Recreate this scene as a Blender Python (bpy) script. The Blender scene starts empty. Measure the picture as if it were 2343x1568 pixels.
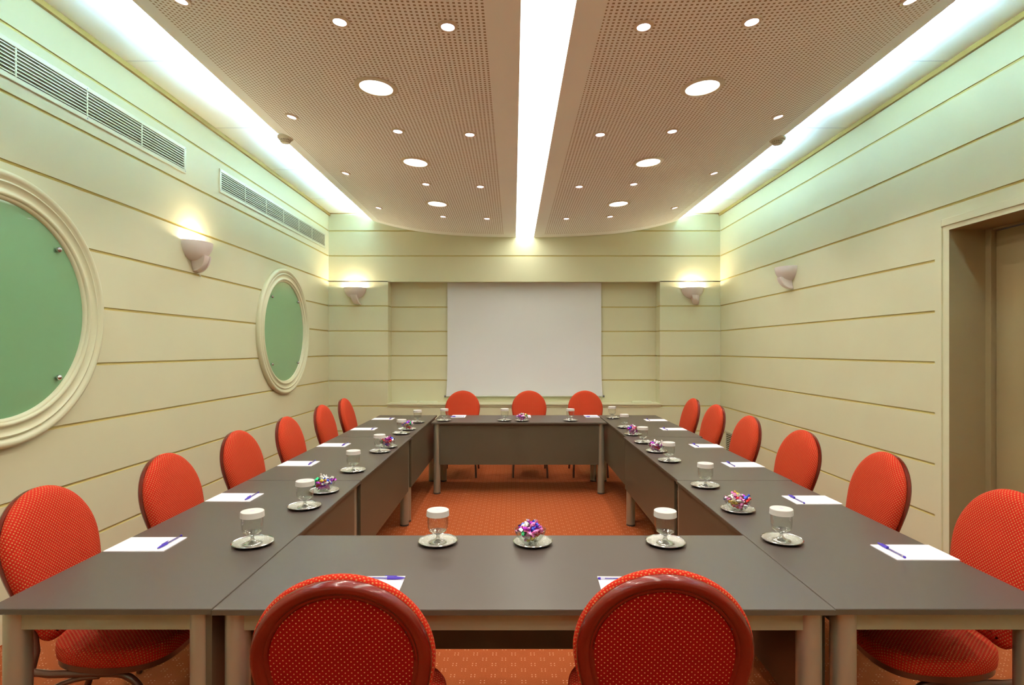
import bpy, math, random
from mathutils import Vector, Matrix
PI = math.pi
random.seed(7)
SC = bpy.context.scene
COL = SC.collection

# ------------------------------------------------------------------ camera
H = 1.51            # eye height
F = 1301.7          # focal length in pixels of the 2343 px wide frame (20 mm lens)
cam = bpy.data.cameras.new('camera'); cam.lens = 20.0; cam.sensor_width = 36.0
cam.shift_x = -3.5 / 2343; cam.shift_y = 16.0 / 2343; cam.clip_start = 0.02
co = bpy.data.objects.new('camera', cam); COL.objects.link(co)
co.location = (0, 0, H); co.rotation_euler = (PI / 2, 0, 0)
SC.camera = co
# ------------------------------------------------------------------ world, exposure
w = bpy.data.worlds.new('world'); SC.world = w; w.use_nodes = True
w.node_tree.nodes['Background'].inputs[0].default_value = (0.05, 0.045, 0.04, 1)
w.node_tree.nodes['Background'].inputs[1].default_value = 1.0
SC.view_settings.view_transform = 'Standard'; SC.view_settings.look = 'None'
SC.view_settings.exposure = 0.50; SC.view_settings.gamma = 1.0
SC.view_settings.use_curve_mapping = False
SC.cycles.use_denoising = True
SC.cycles.max_bounces = 6; SC.cycles.diffuse_bounces = 4; SC.cycles.glossy_bounces = 3
SC.cycles.use_adaptive_sampling = True; SC.cycles.adaptive_threshold = 0.06; SC.cycles.adaptive_min_samples = 20
SC.cycles.transparent_max_bounces = 12
SC.cycles.caustics_reflective = False; SC.cycles.caustics_refractive = False
SC.cycles.sample_clamp_indirect = 17.0
# light levels
STRIP = 6.3; STRIP_COL = (0.97, 1.0, 0.84)
TUBE = 2000.0; TUBE_COL = (0.47, 0.80, 1.30)
SPOT_W = 14.0; SPOT_COL = (1.0, 0.84, 0.80)
BIG_W = 20.0; BIG_COL = (1.0, 0.93, 0.80)
SCONCE_W = 10.0; SCONCE_COL = (1.0, 0.84, 0.60)

# ------------------------------------------------------------------ room numbers
XL, XR, YB, YF = -2.615, 2.925, 8.05, -1.6
ZC = 3.439
XC = 0.158                     # centre line of the ceiling strip
ZP = 1.589                     # lowest height of the curved panels above the eye
Z_JOINT = [0.356 + 0.354 * k for k in range(9)]
def panel_z(x):
    d = abs(x - XC) / ZP
    return H + ZP * (0.997 + 0.037 * d * d + 0.024 * d ** 4)

# ------------------------------------------------------------------ materials
def nmat(name):
    m = bpy.data.materials.new(name); m.use_nodes = True
    return m, m.node_tree.nodes, m.node_tree.links, m.node_tree.nodes['Principled BSDF']
def pbr(name, col, rough=0.5, metal=0.0, spec=0.5, coat=0.0, noise=0.0, nscale=20.0, bump=0.0, bscale=200.0):
    m, N, L, P = nmat(name)
    P.inputs['Base Color'].default_value = (*col, 1); P.inputs['Roughness'].default_value = rough
    P.inputs['Metallic'].default_value = metal; P.inputs['Specular IOR Level'].default_value = spec
    P.inputs['Coat Weight'].default_value = coat; P.inputs['Coat Roughness'].default_value = 0.08
    tc = N.new('ShaderNodeTexCoord')
    if noise > 0:
        n = N.new('ShaderNodeTexNoise'); n.inputs['Scale'].default_value = nscale; n.inputs['Detail'].default_value = 4
        L.new(tc.outputs['Object'], n.inputs['Vector'])
        r = N.new('ShaderNodeMapRange'); r.inputs[3].default_value = 1 - noise; r.inputs[4].default_value = 1 + noise
        L.new(n.outputs[0], r.inputs[0])
        mx = N.new('ShaderNodeVectorMath'); mx.operation = 'SCALE'; mx.inputs[0].default_value = col
        L.new(r.outputs[0], mx.inputs['Scale']); L.new(mx.outputs[0], P.inputs['Base Color'])
    if bump > 0:
        n = N.new('ShaderNodeTexNoise'); n.inputs['Scale'].default_value = bscale
        L.new(tc.outputs['Object'], n.inputs['Vector'])
        b = N.new('ShaderNodeBump'); b.inputs['Strength'].default_value = bump; b.inputs['Distance'].default_value = 0.002
        L.new(n.outputs[0], b.inputs['Height']); L.new(b.outputs[0], P.inputs['Normal'])
    return m
def emit(name, col, s):
    m = bpy.data.materials.new(name); m.use_nodes = True; N = m.node_tree.nodes; N.clear()
    e = N.new('ShaderNodeEmission'); e.inputs[0].default_value = (*col, 1); e.inputs[1].default_value = s
    o = N.new('ShaderNodeOutputMaterial'); m.node_tree.links.new(e.outputs[0], o.inputs[0]); return m
def math_node(N, L, op, a, b=None, c=None):
    n = N.new('ShaderNodeMath'); n.operation = op
    for i, v in enumerate((a, b, c)):
        if v is None: continue
        if isinstance(v, (int, float)): n.inputs[i].default_value = v
        else: L.new(v, n.inputs[i])
    return n.outputs[0]
def mixcol(N, L, fac, a, b):
    n = N.new('ShaderNodeMix'); n.data_type = 'RGBA'
    L.new(fac, n.inputs[0])
    n.inputs[6].default_value = (*a, 1) if isinstance(a, tuple) else (0, 0, 0, 1)
    n.inputs[7].default_value = (*b, 1) if isinstance(b, tuple) else (0, 0, 0, 1)
    if not isinstance(a, tuple): L.new(a, n.inputs[6])
    if not isinstance(b, tuple): L.new(b, n.inputs[7])
    return n.outputs[2]
def glass(name, tint, refl=1.0, rough=0.02, base=0.035):
    m = bpy.data.materials.new(name); m.use_nodes = True; N = m.node_tree.nodes; L = m.node_tree.links; N.clear()
    t = N.new('ShaderNodeBsdfTransparent'); t.inputs[0].default_value = (*tint, 1)
    g = N.new('ShaderNodeBsdfGlossy'); g.inputs['Roughness'].default_value = rough
    lw = N.new('ShaderNodeLayerWeight'); lw.inputs[0].default_value = 0.35
    f = math_node(N, L, 'MULTIPLY', lw.outputs['Facing'], refl)
    f2 = math_node(N, L, 'ADD', math_node(N, L, 'POWER', f, 2.6), base)
    x = N.new('ShaderNodeMixShader'); o = N.new('ShaderNodeOutputMaterial')
    L.new(f2, x.inputs[0]); L.new(t.outputs[0], x.inputs[1]); L.new(g.outputs[0], x.inputs[2]); L.new(x.outputs[0], o.inputs[0])
    return m

M = {}
M['wall'] = pbr('cream_paint', (0.71, 0.69, 0.48), 0.42, spec=0.35, noise=0.03, nscale=3, bump=0.02, bscale=90)
M['groove'] = pbr('ochre_groove', (0.60, 0.50, 0.20), 0.6, spec=0.2)
M['trim'] = pbr('cream_trim', (0.70, 0.69, 0.48), 0.35, spec=0.4, noise=0.02, nscale=5)
M['shade_band'] = pbr('ochre_shade_band', (0.30, 0.20, 0.06), 0.6, spec=0.2)  # dark halo at the wall tops, put into the colour
M['door'] = pbr('tan_door_lacquer', (0.36, 0.275, 0.14), 0.35, spec=0.4, noise=0.03, nscale=4)
M['ceil'] = pbr('white_ceiling_board', (0.86, 0.87, 0.64), 0.7, spec=0.2, noise=0.02, nscale=2)
M['seam'] = pbr('ceiling_seam', (0.6, 0.6, 0.5), 0.8)
M['panel'] = pbr('beige_panel_paint', (0.90, 0.91, 0.89), 0.6, spec=0.25, noise=0.02, nscale=3)
M['top'] = pbr('grey_brown_laminate', (0.072, 0.053, 0.043), 0.38, spec=0.5, noise=0.03, nscale=60, bump=0.03, bscale=500)
M['modesty'] = pbr('brown_panel_laminate', (0.095, 0.075, 0.045), 0.42, spec=0.45, noise=0.03, nscale=40)
M['edge'] = pbr('brown_edge_band', (0.09, 0.07, 0.045), 0.45, spec=0.4)
M['leg'] = pbr('bronze_metal_leg', (0.37, 0.37, 0.285), 0.36, metal=0.6, noise=0.02, nscale=30)
M['apron'] = pbr('beige_metal_apron', (0.30, 0.29, 0.19), 0.42, metal=0.3)
M['foot'] = pbr('dark_leg_foot', (0.05, 0.045, 0.04), 0.5)
M['wood'] = pbr('red_mahogany_lacquer', (0.15, 0.005, 0.002), 0.25, spec=0.3, coat=0.6, noise=0.15, nscale=14)
M['tube'] = pbr('dark_brown_chair_tube', (0.10, 0.028, 0.014), 0.3, spec=0.5, coat=0.4)
M['black'] = pbr('black_plastic', (0.015, 0.015, 0.015), 0.5)
M['paper'] = pbr('white_paper', (0.86, 0.84, 0.90), 0.7, spec=0.2)
M['cap'] = pbr('white_card_lid', (0.62, 0.59, 0.57), 0.6, spec=0.3)
M['print'] = pbr('grey_print', (0.50, 0.45, 0.58), 0.7)
M['pen_blue'] = pbr('blue_pen_plastic', (0.06, 0.025, 0.45), 0.3, spec=0.5)
M['pen_clear'] = glass('clear_pen_plastic', (0.72, 0.72, 0.80), 0.9, 0.1)
M['screen'] = pbr('projection_cloth', (0.78, 0.79, 0.83), 0.85, spec=0.1, noise=0.01, nscale=2)
M['bar'] = pbr('grey_screen_bar', (0.50, 0.52, 0.46), 0.4, metal=0.4)
M['knob'] = pbr('dark_end_cap', (0.12, 0.12, 0.12), 0.4)
M['plaster'] = pbr('white_plaster_sconce', (0.80, 0.72, 0.70), 0.6, spec=0.3)
M['vent'] = pbr('pale_vent_aluminium', (0.66, 0.66, 0.50), 0.38, metal=0.25)
M['ventdark'] = pbr('vent_backing', (0.075, 0.06, 0.02), 0.8)
M['screw'] = pbr('screw_metal', (0.4, 0.42, 0.5), 0.3, metal=0.9)
M['ball'] = pbr('chrome_stud', (0.6, 0.6, 0.62), 0.12, metal=1.0)
M['detector'] = pbr('ivory_detector_plastic', (0.62, 0.58, 0.45), 0.5)
M['trimring'] = pbr('beige_light_ring', (0.66, 0.57, 0.44), 0.4)
M['strip'] = emit('strip_diffuser', STRIP_COL, STRIP)
M['fluor'] = emit('cool_fluorescent', TUBE_COL, TUBE)
M['lens_small'] = emit('spot_lens', (1.0, 0.80, 0.98), 9.0)
M['lens_big'] = emit('downlight_lens', (1.0, 0.98, 0.86), 7.0)
M['bulb'] = emit('warm_bulb', (1.0, 0.85, 0.62), 20.0)
M['glass'] = glass('clear_glass', (0.97, 0.98, 0.97), 0.9)
M['stemglass'] = glass('thick_stem_glass', (0.90, 0.92, 0.91), 1.0, 0.06, 0.50)
M['bowlglass'] = glass('bowl_glass', (0.93, 0.96, 0.94), 0.9)
M['sillplate'] = pbr('white_sill_plate', (0.72, 0.74, 0.55), 0.4)
foil = {'purple': (0.45, 0.03, 0.55), 'red': (0.75, 0.03, 0.04), 'green': (0.03, 0.42, 0.16), 'blue': (0.05, 0.10, 0.75),
        'gold': (0.85, 0.62, 0.12), 'silver': (0.80, 0.78, 0.80), 'pink': (0.85, 0.25, 0.62)}
for k, c in foil.items():
    M['foil_' + k] = pbr(k + '_foil', c, 0.22, metal=0.75, spec=0.6)

def m_window():
    m, N, L, P = nmat('green_frosted_glass')
    P.inputs['Base Color'].default_value = (0.19, 0.40, 0.20, 1); P.inputs['Roughness'].default_value = 0.35
    P.inputs['Coat Weight'].default_value = 1.0; P.inputs['Coat Roughness'].default_value = 0.01
    P.inputs['Coat IOR'].default_value = 1.45
    return m
M['pane'] = m_window()

def m_perforated():
    m, N, L, P = nmat('perforated_beige_panel')
    tc = N.new('ShaderNodeTexCoord'); sp = N.new('ShaderNodeSeparateXYZ'); L.new(tc.outputs['Object'], sp.inputs[0])
    pitch = 0.0262
    def inside(sock, off):
        f = math_node(N, L, 'FRACT', math_node(N, L, 'ADD', math_node(N, L, 'DIVIDE', sock, pitch), off))
        return math_node(N, L, 'LESS_THAN', math_node(N, L, 'ABSOLUTE', math_node(N, L, 'SUBTRACT', f, 0.5)), 0.235)
    h = math_node(N, L, 'MULTIPLY', inside(sp.outputs[0], 500.0), inside(sp.outputs[1], 500.0))
    c = mixcol(N, L, h, (0.91, 0.91, 0.90), (0.33, 0.23, 0.13))
    L.new(c, P.inputs['Base Color']); P.inputs['Roughness'].default_value = 0.65
    P.inputs['Specular IOR Level'].default_value = 0.2
    b = N.new('ShaderNodeBump'); b.inputs['Strength'].default_value = 0.4; b.inputs['Distance'].default_value = 0.004
    b.invert = True; L.new(h, b.inputs['Height']); L.new(b.outputs[0], P.inputs['Normal'])
    return m
M['perf'] = m_perforated()

def m_fabric(name, base, dot, uv, pitch=0.0115, size=0.27, bump=0.5):
    m, N, L, P = nmat(name)
    tc = N.new('ShaderNodeTexCoord'); sp = N.new('ShaderNodeSeparateXYZ'); L.new(tc.outputs['Object'], sp.inputs[0])
    x, y, z = sp.outputs
    if uv:
        us = N.new('ShaderNodeSeparateXYZ'); L.new(tc.outputs['UV'], us.inputs[0]); u, v = us.outputs[0], us.outputs[1]
    else:
        u, v = x, z
    a = math_node(N, L, 'DIVIDE', u, pitch); b = math_node(N, L, 'DIVIDE', v, pitch)
    def dots(ou, ov):
        fu = math_node(N, L, 'SUBTRACT', math_node(N, L, 'FRACT', math_node(N, L, 'ADD', a, 100 + ou)), 0.5)
        fv = math_node(N, L, 'SUBTRACT', math_node(N, L, 'FRACT', math_node(N, L, 'ADD', b, 100 + ov)), 0.5)
        return math_node(N, L, 'SQRT', math_node(N, L, 'ADD', math_node(N, L, 'MULTIPLY', fu, fu), math_node(N, L, 'MULTIPLY', fv, fv)))
    d = math_node(N, L, 'MINIMUM', dots(0, 0), dots(0.5, 0.5))
    r = N.new('ShaderNodeMapRange'); r.interpolation_type = 'SMOOTHSTEP'
    r.inputs[1].default_value = size * 0.75; r.inputs[2].default_value = size * 1.05; r.inputs[3].default_value = 1; r.inputs[4].default_value = 0
    L.new(d, r.inputs[0])
    c = mixcol(N, L, r.outputs[0], base, dot); L.new(c, P.inputs['Base Color'])
    P.inputs['Roughness'].default_value = 0.8; P.inputs['Specular IOR Level'].default_value = 0.12
    P.inputs['Sheen Weight'].default_value = 0.0
    bp = N.new('ShaderNodeBump'); bp.inputs['Strength'].default_value = bump; bp.inputs['Distance'].default_value = 0.0015
    L.new(r.outputs[0], bp.inputs['Height']); L.new(bp.outputs[0], P.inputs['Normal'])
    return m
M['fab_back'] = m_fabric('red_woven_fabric', (0.46, 0.016, 0.006), (0.48, 0.18, 0.06), True, 0.0140, 0.20)
M['fab_seat'] = m_fabric('red_woven_seat_fabric', (0.46, 0.015, 0.006), (0.48, 0.18, 0.06), True, 0.0140, 0.20)
M['fab_rear'] = m_fabric('red_dotted_rear_fabric', (0.26, 0.003, 0.0015), (0.60, 0.28, 0.10), False, 0.0150, 0.12, 0.3)  # rear of the same cloth; its shade is put into the darker base

def m_carpet():
    m, N, L, P = nmat('orange_patterned_carpet')
    tc = N.new('ShaderNodeTexCoord'); sp = N.new('ShaderNodeSeparateXYZ'); L.new(tc.outputs['Object'], sp.inputs[0])
    x, y, _ = sp.outputs
    p = 0.094
    def flower(ou, ov):
        fu = math_node(N, L, 'SUBTRACT', math_node(N, L, 'FRACT', math_node(N, L, 'ADD', math_node(N, L, 'DIVIDE', x, p), 200 + ou)), 0.5)
        fv = math_node(N, L, 'SUBTRACT', math_node(N, L, 'FRACT', math_node(N, L, 'ADD', math_node(N, L, 'DIVIDE', y, p), 200 + ov)), 0.5)
        au = math_node(N, L, 'ABSOLUTE', fu); av = math_node(N, L, 'ABSOLUTE', fv)
        du = math_node(N, L, 'SUBTRACT', au, 0.09); dv = math_node(N, L, 'SUBTRACT', av, 0.09)
        d = math_node(N, L, 'SQRT', math_node(N, L, 'ADD', math_node(N, L, 'MULTIPLY', du, du), math_node(N, L, 'MULTIPLY', dv, dv)))
        return math_node(N, L, 'LESS_THAN', d, 0.030)
    f = math_node(N, L, 'MAXIMUM', flower(0, 0), flower(0.5, 0.5))
    n = N.new('ShaderNodeTexNoise'); n.inputs['Scale'].default_value = 260; n.inputs['Detail'].default_value = 3
    L.new(tc.outputs['Object'], n.inputs['Vector'])
    rr = N.new('ShaderNodeValToRGB'); rr.color_ramp.elements[0].position = 0.3; rr.color_ramp.elements[1].position = 0.7
    rr.color_ramp.elements[0].color = (0.25, 0.047, 0.011, 1); rr.color_ramp.elements[1].color = (0.35, 0.082, 0.022, 1)
    L.new(n.outputs[0], rr.inputs[0])
    c = mixcol(N, L, f, rr.outputs[0], (0.60, 0.32, 0.18))
    L.new(c, P.inputs['Base Color']); P.inputs['Roughness'].default_value = 0.95; P.inputs['Specular IOR Level'].default_value = 0.1
    b = N.new('ShaderNodeBump'); b.inputs['Strength'].default_value = 0.4; b.inputs['Distance'].default_value = 0.003
    L.new(n.outputs[0], b.inputs['Height']); L.new(b.outputs[0], P.inputs['Normal'])
    return m
M['carpet'] = m_carpet()

def m_saucer():
    m, N, L, P = nmat('engraved_silver_metal')
    P.inputs['Base Color'].default_value = (0.66, 0.64, 0.60, 1); P.inputs['Metallic'].default_value = 0.95
    P.inputs['Roughness'].default_value = 0.22
    tc = N.new('ShaderNodeTexCoord'); wv = N.new('ShaderNodeTexWave'); wv.wave_type = 'RINGS'; wv.rings_direction = 'Z'
    wv.inputs['Scale'].default_value = 40; wv.inputs['Distortion'].default_value = 9; wv.inputs['Detail Scale'].default_value = 40
    L.new(tc.outputs['Object'], wv.inputs['Vector'])
    b = N.new('ShaderNodeBump'); b.inputs['Strength'].default_value = 0.45; b.inputs['Distance'].default_value = 0.001
    L.new(wv.outputs['Fac'], b.inputs['Height']); L.new(b.outputs[0], P.inputs['Normal'])
    return m
M['saucer'] = m_saucer()

# ------------------------------------------------------------------ mesh builder
class MB:
    def __init__(s): s.v = []; s.f = []; s.mi = []
    def add(s, vs, fs, mi=0):
        o = len(s.v); s.v += [tuple(v) for v in vs]; s.f += [tuple(i + o for i in f) for f in fs]; s.mi += [mi] * len(fs); return s
    def box(s, x0, x1, y0, y1, z0, z1, mi=0):
        vs = [(x, y, z) for x in (x0, x1) for y in (y0, y1) for z in (z0, z1)]
        return s.add(vs, [(0, 1, 3, 2), (4, 6, 7, 5), (0, 4, 5, 1), (2, 3, 7, 6), (0, 2, 6, 4), (1, 5, 7, 3)], mi)
    def loft(s, rings, closed=True, cap0=True, cap1=True, mi=0):
        n = len(rings[0]); vs = [p for r in rings for p in r]; fs = []
        for k in range(len(rings) - 1):
            for i in range(n if closed else n - 1):
                j = (i + 1) % n; fs.append((k * n + i, k * n + j, (k + 1) * n + j, (k + 1) * n + i))
        if cap0: fs.append(tuple(reversed(range(n))))
        if cap1: fs.append(tuple((len(rings) - 1) * n + i for i in range(n)))
        return s.add(vs, fs, mi)
    def lathe(s, prof, n=32, c=(0, 0, 0), axis='z', mi=0, cap0=False, cap1=False, a0=0, a1=2 * PI):
        rings = []; full = abs(a1 - a0 - 2 * PI) < 1e-6
        for r, h in prof:
            ring = []
            for i in range(n if full else n + 1):
                a = a0 + (a1 - a0) * i / n; p, q = r * math.cos(a), r * math.sin(a)
                if axis == 'z': ring.append((c[0] + p, c[1] + q, c[2] + h))
                elif axis == 'x': ring.append((c[0] + h, c[1] + p, c[2] + q))
                else: ring.append((c[0] + p, c[1] + h, c[2] + q))
            rings.append(ring)
        return s.loft(rings, full, cap0, cap1, mi)
    def tube(s, pts, rx, rz=None, n=12, mi=0, caps=True, up=(1, 0, 0)):
        rz = rz or rx; pts = [Vector(p) for p in pts]; rings = []; ref = Vector(up)
        for i, p in enumerate(pts):
            t = (pts[min(i + 1, len(pts) - 1)] - pts[max(i - 1, 0)]).normalized()
            a = ref - t * ref.dot(t)
            a = a.normalized() if a.length > 1e-5 else t.orthogonal().normalized()
            b = t.cross(a)
            k = rx if not isinstance(rx, (list, tuple)) else rx[i]; q = rz if not isinstance(rz, (list, tuple)) else rz[i]
            rings.append([p + a * k * math.cos(2 * PI * j / n) + b * q * math.sin(2 * PI * j / n) for j in range(n)])
        return s.loft(rings, True, caps, caps, mi)
    def sphere(s, c, r, n=16, m=10, sz=1.0):
        return s.lathe([(max(1e-4, r * math.sin(PI * k / m)), -r * sz * math.cos(PI * k / m)) for k in range(m + 1)], n, c)
    def build(s, name, mats, parent=None, smooth=False, bevel=0.0, loc=None, autosmooth=35, uv=None):
        me = bpy.data.meshes.new(name); me.from_pydata(s.v, [], s.f); me.validate()
        mats = mats if isinstance(mats, (list, tuple)) else [mats]
        for m in mats: me.materials.append(M[m] if isinstance(m, str) else m)
        if len(mats) > 1:
            for p, i in zip(me.polygons, s.mi): p.material_index = i
        if uv:
            lay = me.uv_layers.new(name='weave')
            for lp in me.loops: lay.data[lp.index].uv = uv[lp.vertex_index]
        import bmesh
        bm = bmesh.new(); bm.from_mesh(me); bmesh.ops.recalc_face_normals(bm, faces=bm.faces); 
        if smooth:
            for f in bm.faces: f.smooth = True
            lim = math.radians(autosmooth)
            for e in bm.edges:
                if len(e.link_faces) == 2 and e.calc_face_angle(0) > lim: e.smooth = False
        bm.to_mesh(me); bm.free()
        o = bpy.data.objects.new(name, me); COL.objects.link(o)
        if parent: o.parent = parent
        if loc: o.location = loc
        if bevel > 0:
            b = o.modifiers.new('bevel', 'BEVEL'); b.width = bevel; b.segments = 2; b.limit_method = 'ANGLE'
        return o
def tag(o, label, cat, group=None):
    o['label'] = label; o['category'] = cat
    if group: o['group'] = group
    return o
def thing(name, label, cat, loc=(0, 0, 0), rz=0.0, group=None):
    o = bpy.data.objects.new(name, None); COL.objects.link(o); o.empty_display_size = 0.05
    o.location = loc; o.rotation_euler = (0, 0, rz); return tag(o, label, cat, group)
def struct(o): o['kind'] = 'structure'; return o
def dup(root, loc, rz, label, group=None):
    def cp(o, par):
        c = o.copy(); COL.objects.link(c); c.parent = par
        for ch in [q for q in KIDS[o.name]]: cp(ch, c)
        return c
    r = cp(root, None); r.location = loc; r.rotation_euler = (0, 0, rz); r['label'] = label
    if group: r['group'] = group
    return r
class Kids(dict):
    def __missing__(s, k): return [o for o in bpy.data.objects if o.parent and o.parent.name == k]
KIDS = Kids()
def light(name, kind, energy, col, parent, loc, size=0.03, spot=None, blend=0.5, aim=None):
    l = bpy.data.lights.new(name, kind); l.energy = energy; l.color = col
    l.shadow_soft_size = size
    if spot: l.spot_size = spot; l.spot_blend = blend
    o = bpy.data.objects.new(name, l); COL.objects.link(o); o.location = loc
    if parent: o.parent = parent
    return o

# ------------------------------------------------------------------ room shell
struct(MB().box(XL - 0.3, XR + 0.6, YF - 0.2, YB + 0.5, -0.08, 0).build('floor', 'carpet'))
struct(MB().box(XL - 0.2, XR + 0.2, YF - 0.2, YB + 0.4, ZC, ZC + 0.1).build('ceiling', 'ceil'))
GH, GD = 0.009, 0.008         # half height and depth of the wall grooves
def groove_profile(z0, z1, joints):
    """(depth into wall, z, is_groove_below)"""
    P = [(0.0, z0)]
    for z in joints:
        if z0 + GH < z < z1 - GH:
            P += [(0.0, z - GH), (GD, z - GH * 0.6), (GD, z + GH), (0.0, z + GH)]
    return P + [(0.0, z1)]
def grooved_face(mb, pa, pb, n_in, z0, z1, joints):
    """vertical wall face from pa to pb (x, y); n_in points into the wall"""
    P = groove_profile(z0, z1, joints)
    for (d0, za), (d1, zb) in zip(P, P[1:]):
        q = lambda p, d, z: (p[0] + n_in[0] * d, p[1] + n_in[1] * d, z)
        mb.add([q(pa, d0, za), q(pb, d0, za), q(pb, d1, zb), q(pa, d1, zb)], [(0, 1, 2, 3)], 1 if (d0 > 0 or d1 > 0) else 0)
T = 0.12
m = MB(); grooved_face(m, (XL, YF), (XL, YB), (-1, 0), 0, ZC, Z_JOINT)
m.box(XL - T, XL - 0.02, YF, YB + T, 0, ZC); struct(m.build('wall_left', ['wall', 'groove']))
# right wall with door opening Y 2.85..3.82, Z 0..2.314
DY0, DY1, DZ = 2.83, 3.82, 2.314
YCAS = 3.938
m = MB()
grooved_face(m, (XR, YCAS), (XR, YB), (1, 0), 0, ZC, Z_JOINT)
grooved_face(m, (XR, DY0 - 0.118), (XR, YCAS), (1, 0), 2.40, ZC, Z_JOINT)
m.add([(XR, DY0 - 0.118, DZ), (XR, YCAS, DZ), (XR, YCAS, 2.40), (XR, DY0 - 0.118, 2.40)], [(0, 1, 2, 3)])
m.add([(XR, DY1, 0), (XR, YCAS, 0), (XR, YCAS, DZ), (XR, DY1, DZ)], [(0, 1, 2, 3)])
m.add([(XR, DY0 - 0.118, 0), (XR, DY0, 0), (XR, DY0, DZ), (XR, DY0 - 0.118, DZ)], [(0, 1, 2, 3)])
grooved_face(m, (XR, YF), (XR, DY0 - 0.118), (1, 0), 0, ZC, Z_JOINT)
m.box(XR + 0.02, XR + T, DY1 + 0.031, YB + T, 0, ZC); m.box(XR + 0.02, XR + T, YF, DY0 - 0.031, 0, ZC); m.box(XR + 0.02, XR + T, DY0 - 0.031, DY1 + 0.031, DZ + 0.031, ZC)
struct(m.build('wall_right', ['wall', 'groove']))
# back wall with the screen recess
RX0, RX1, RZ0, RZ1, RD = -1.776, 2.071, 0.745, Z_JOINT[6], 0.225
m = MB()
grooved_face(m, (XL, YB), (RX0, YB), (0, 1), 0, RZ1, Z_JOINT[:6])
grooved_face(m, (RX1, YB), (XR, YB), (0, 1), 0, RZ1, Z_JOINT[:6])
grooved_face(m, (XL, YB), (XR, YB), (0, 1), RZ1 - 0.011, ZC, [Z_JOINT[7], Z_JOINT[8]])
m.add([(XL, YB + GD, RZ1 - 0.02), (RX0, YB + GD, RZ1 - 0.02), (RX0, YB + GD, RZ1 + 0.01), (XL, YB + GD, RZ1 + 0.01)], [(0, 1, 2, 3)], 1)
grooved_face(m, (RX0, YB), (RX1, YB), (0, 1), 0, RZ0 - 0.02, Z_JOINT[:1])
grooved_face(m, (RX0, YB + RD), (RX1, YB + RD), (0, 1), RZ0 - 0.05, RZ1, Z_JOINT[1:6])
grooved_face(m, (RX0, YB), (RX0, YB + RD), (-1, 0), RZ0 - 0.05, RZ1, Z_JOINT[1:6])
grooved_face(m, (RX1, YB), (RX1, YB + RD), (1, 0), RZ0 - 0.05, RZ1, Z_JOINT[1:6])
m.add([(RX0, YB, RZ1), (RX1, YB, RZ1), (RX1, YB + RD, RZ1), (RX0, YB + RD, RZ1)], [(0, 1, 2, 3)])
m.box(XL - T, XR + T, YB + RD + 0.02, YB + RD + 0.1, 0, ZC)
struct(m.build('wall_back', ['wall', 'groove']))
struct(MB().box(XL - T, XR + T, YF - 0.12, YF, 0, ZC).build('wall_front', 'wall'))
m = MB(); m.box(RX0 - 0.02, RX1 + 0.02, YB - 0.025, YB + RD, RZ0 - 0.02, RZ0); m.box(RX0 - 0.01, RX1 + 0.01, YB - 0.012, YB, RZ0 - 0.045, RZ0 - 0.02)
struct(m.build('trim_1', 'trim', bevel=0.003))
# added strips; ochre colour paints the dark shade halo below the cove ceiling
m = MB(); m.box(XL, XL + 0.022, YF, YB, ZC - 0.035, ZC); struct(m.build('trim_2', 'shade_band'))
m = MB(); m.box(XR - 0.022, XR, YF, YB, ZC - 0.035, ZC); struct(m.build('trim_3', 'shade_band'))
m = MB(); m.box(XL, XR, YB - 0.01, YB, ZC - 0.012, ZC); struct(m.build('trim_4', 'shade_band'))
# seams of the cove ceiling boards
k = 5
for y in (2.62, 3.80, 4.95, 6.10, 7.28):
    struct(MB().box(XL, XR, y - 0.0025, y + 0.0025, ZC - 0.0015, ZC + 0.001).build('trim_%d' % k, 'seam')); k += 1

# door
door = bpy.data.objects.new('door_1', None); COL.objects.link(door); door.location = (XR + 0.28, (DY0 + DY1) / 2, 0); struct(door)
def wpart(mb, name, mats, par, **kw):
    o = mb.build(name, mats, **kw); o.parent = par
    o.matrix_parent_inverse = Matrix.Translation(par.location).inverted(); return o
m = MB()   # casing on the room side, stepped
for (a, b, c, d) in ((DY1 + 0.058, YCAS, 0, 2.394), (DY0 - 0.118, DY0 - 0.058, 0, 2.394)):
    m.box(XR - 0.010, XR + 0.001, a, b, c, d)
m.box(XR - 0.010, XR + 0.001, DY0 - 0.058, DY1 + 0.058, DZ + 0.033, 2.394)
wpart(m, 'door_casing', 'wall', door, bevel=0.002)
m = MB(); d1, d2 = XR + 0.255, XR + 0.30
m.box(XR + 0.001, d1, DY1, DY1 + 0.03, 0, DZ); m.box(XR + 0.001, d1, DY0 - 0.03, DY0, 0, DZ); m.box(XR + 0.001, d1, DY0 - 0.03, DY1 + 0.03, DZ, DZ + 0.03)
wpart(m, 'door_lining', 'door', door)
m = MB(); m.box(d1 - 0.012, d2 + 0.03, DY1 - 0.045, DY1 + 0.03, 0, DZ); m.box(d1 - 0.012, d2 + 0.03, DY0 - 0.03, DY0 + 0.045, 0, DZ); m.box(d1, d2 + 0.03, DY0 + 0.045, DY1 - 0.045, DZ - 0.012, DZ + 0.03)
wpart(m, 'door_frame', 'door', door, bevel=0.002)
m = MB(); m.box(d1 + 0.02, d1 + 0.06, DY0 + 0.048, DY1 - 0.048, 0.008, DZ - 0.02)
leaf = wpart(m, 'door_leaf', 'door', door, bevel=0.002)
m = MB(); hx = d1 + 0.02
m.lathe([(0.024, 0), (0.024, -0.008), (0.011, -0.010), (0.011, -0.05)], 20, (hx, DY0 + 0.12, 1.03), 'x', cap0=True, cap1=True)
m.tube([(hx - 0.045, DY0 + 0.115, 1.03), (hx - 0.045, DY0 + 0.24, 1.03)], 0.009)
wpart(m, 'door_handle', 'screw', door, smooth=True)

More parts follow.
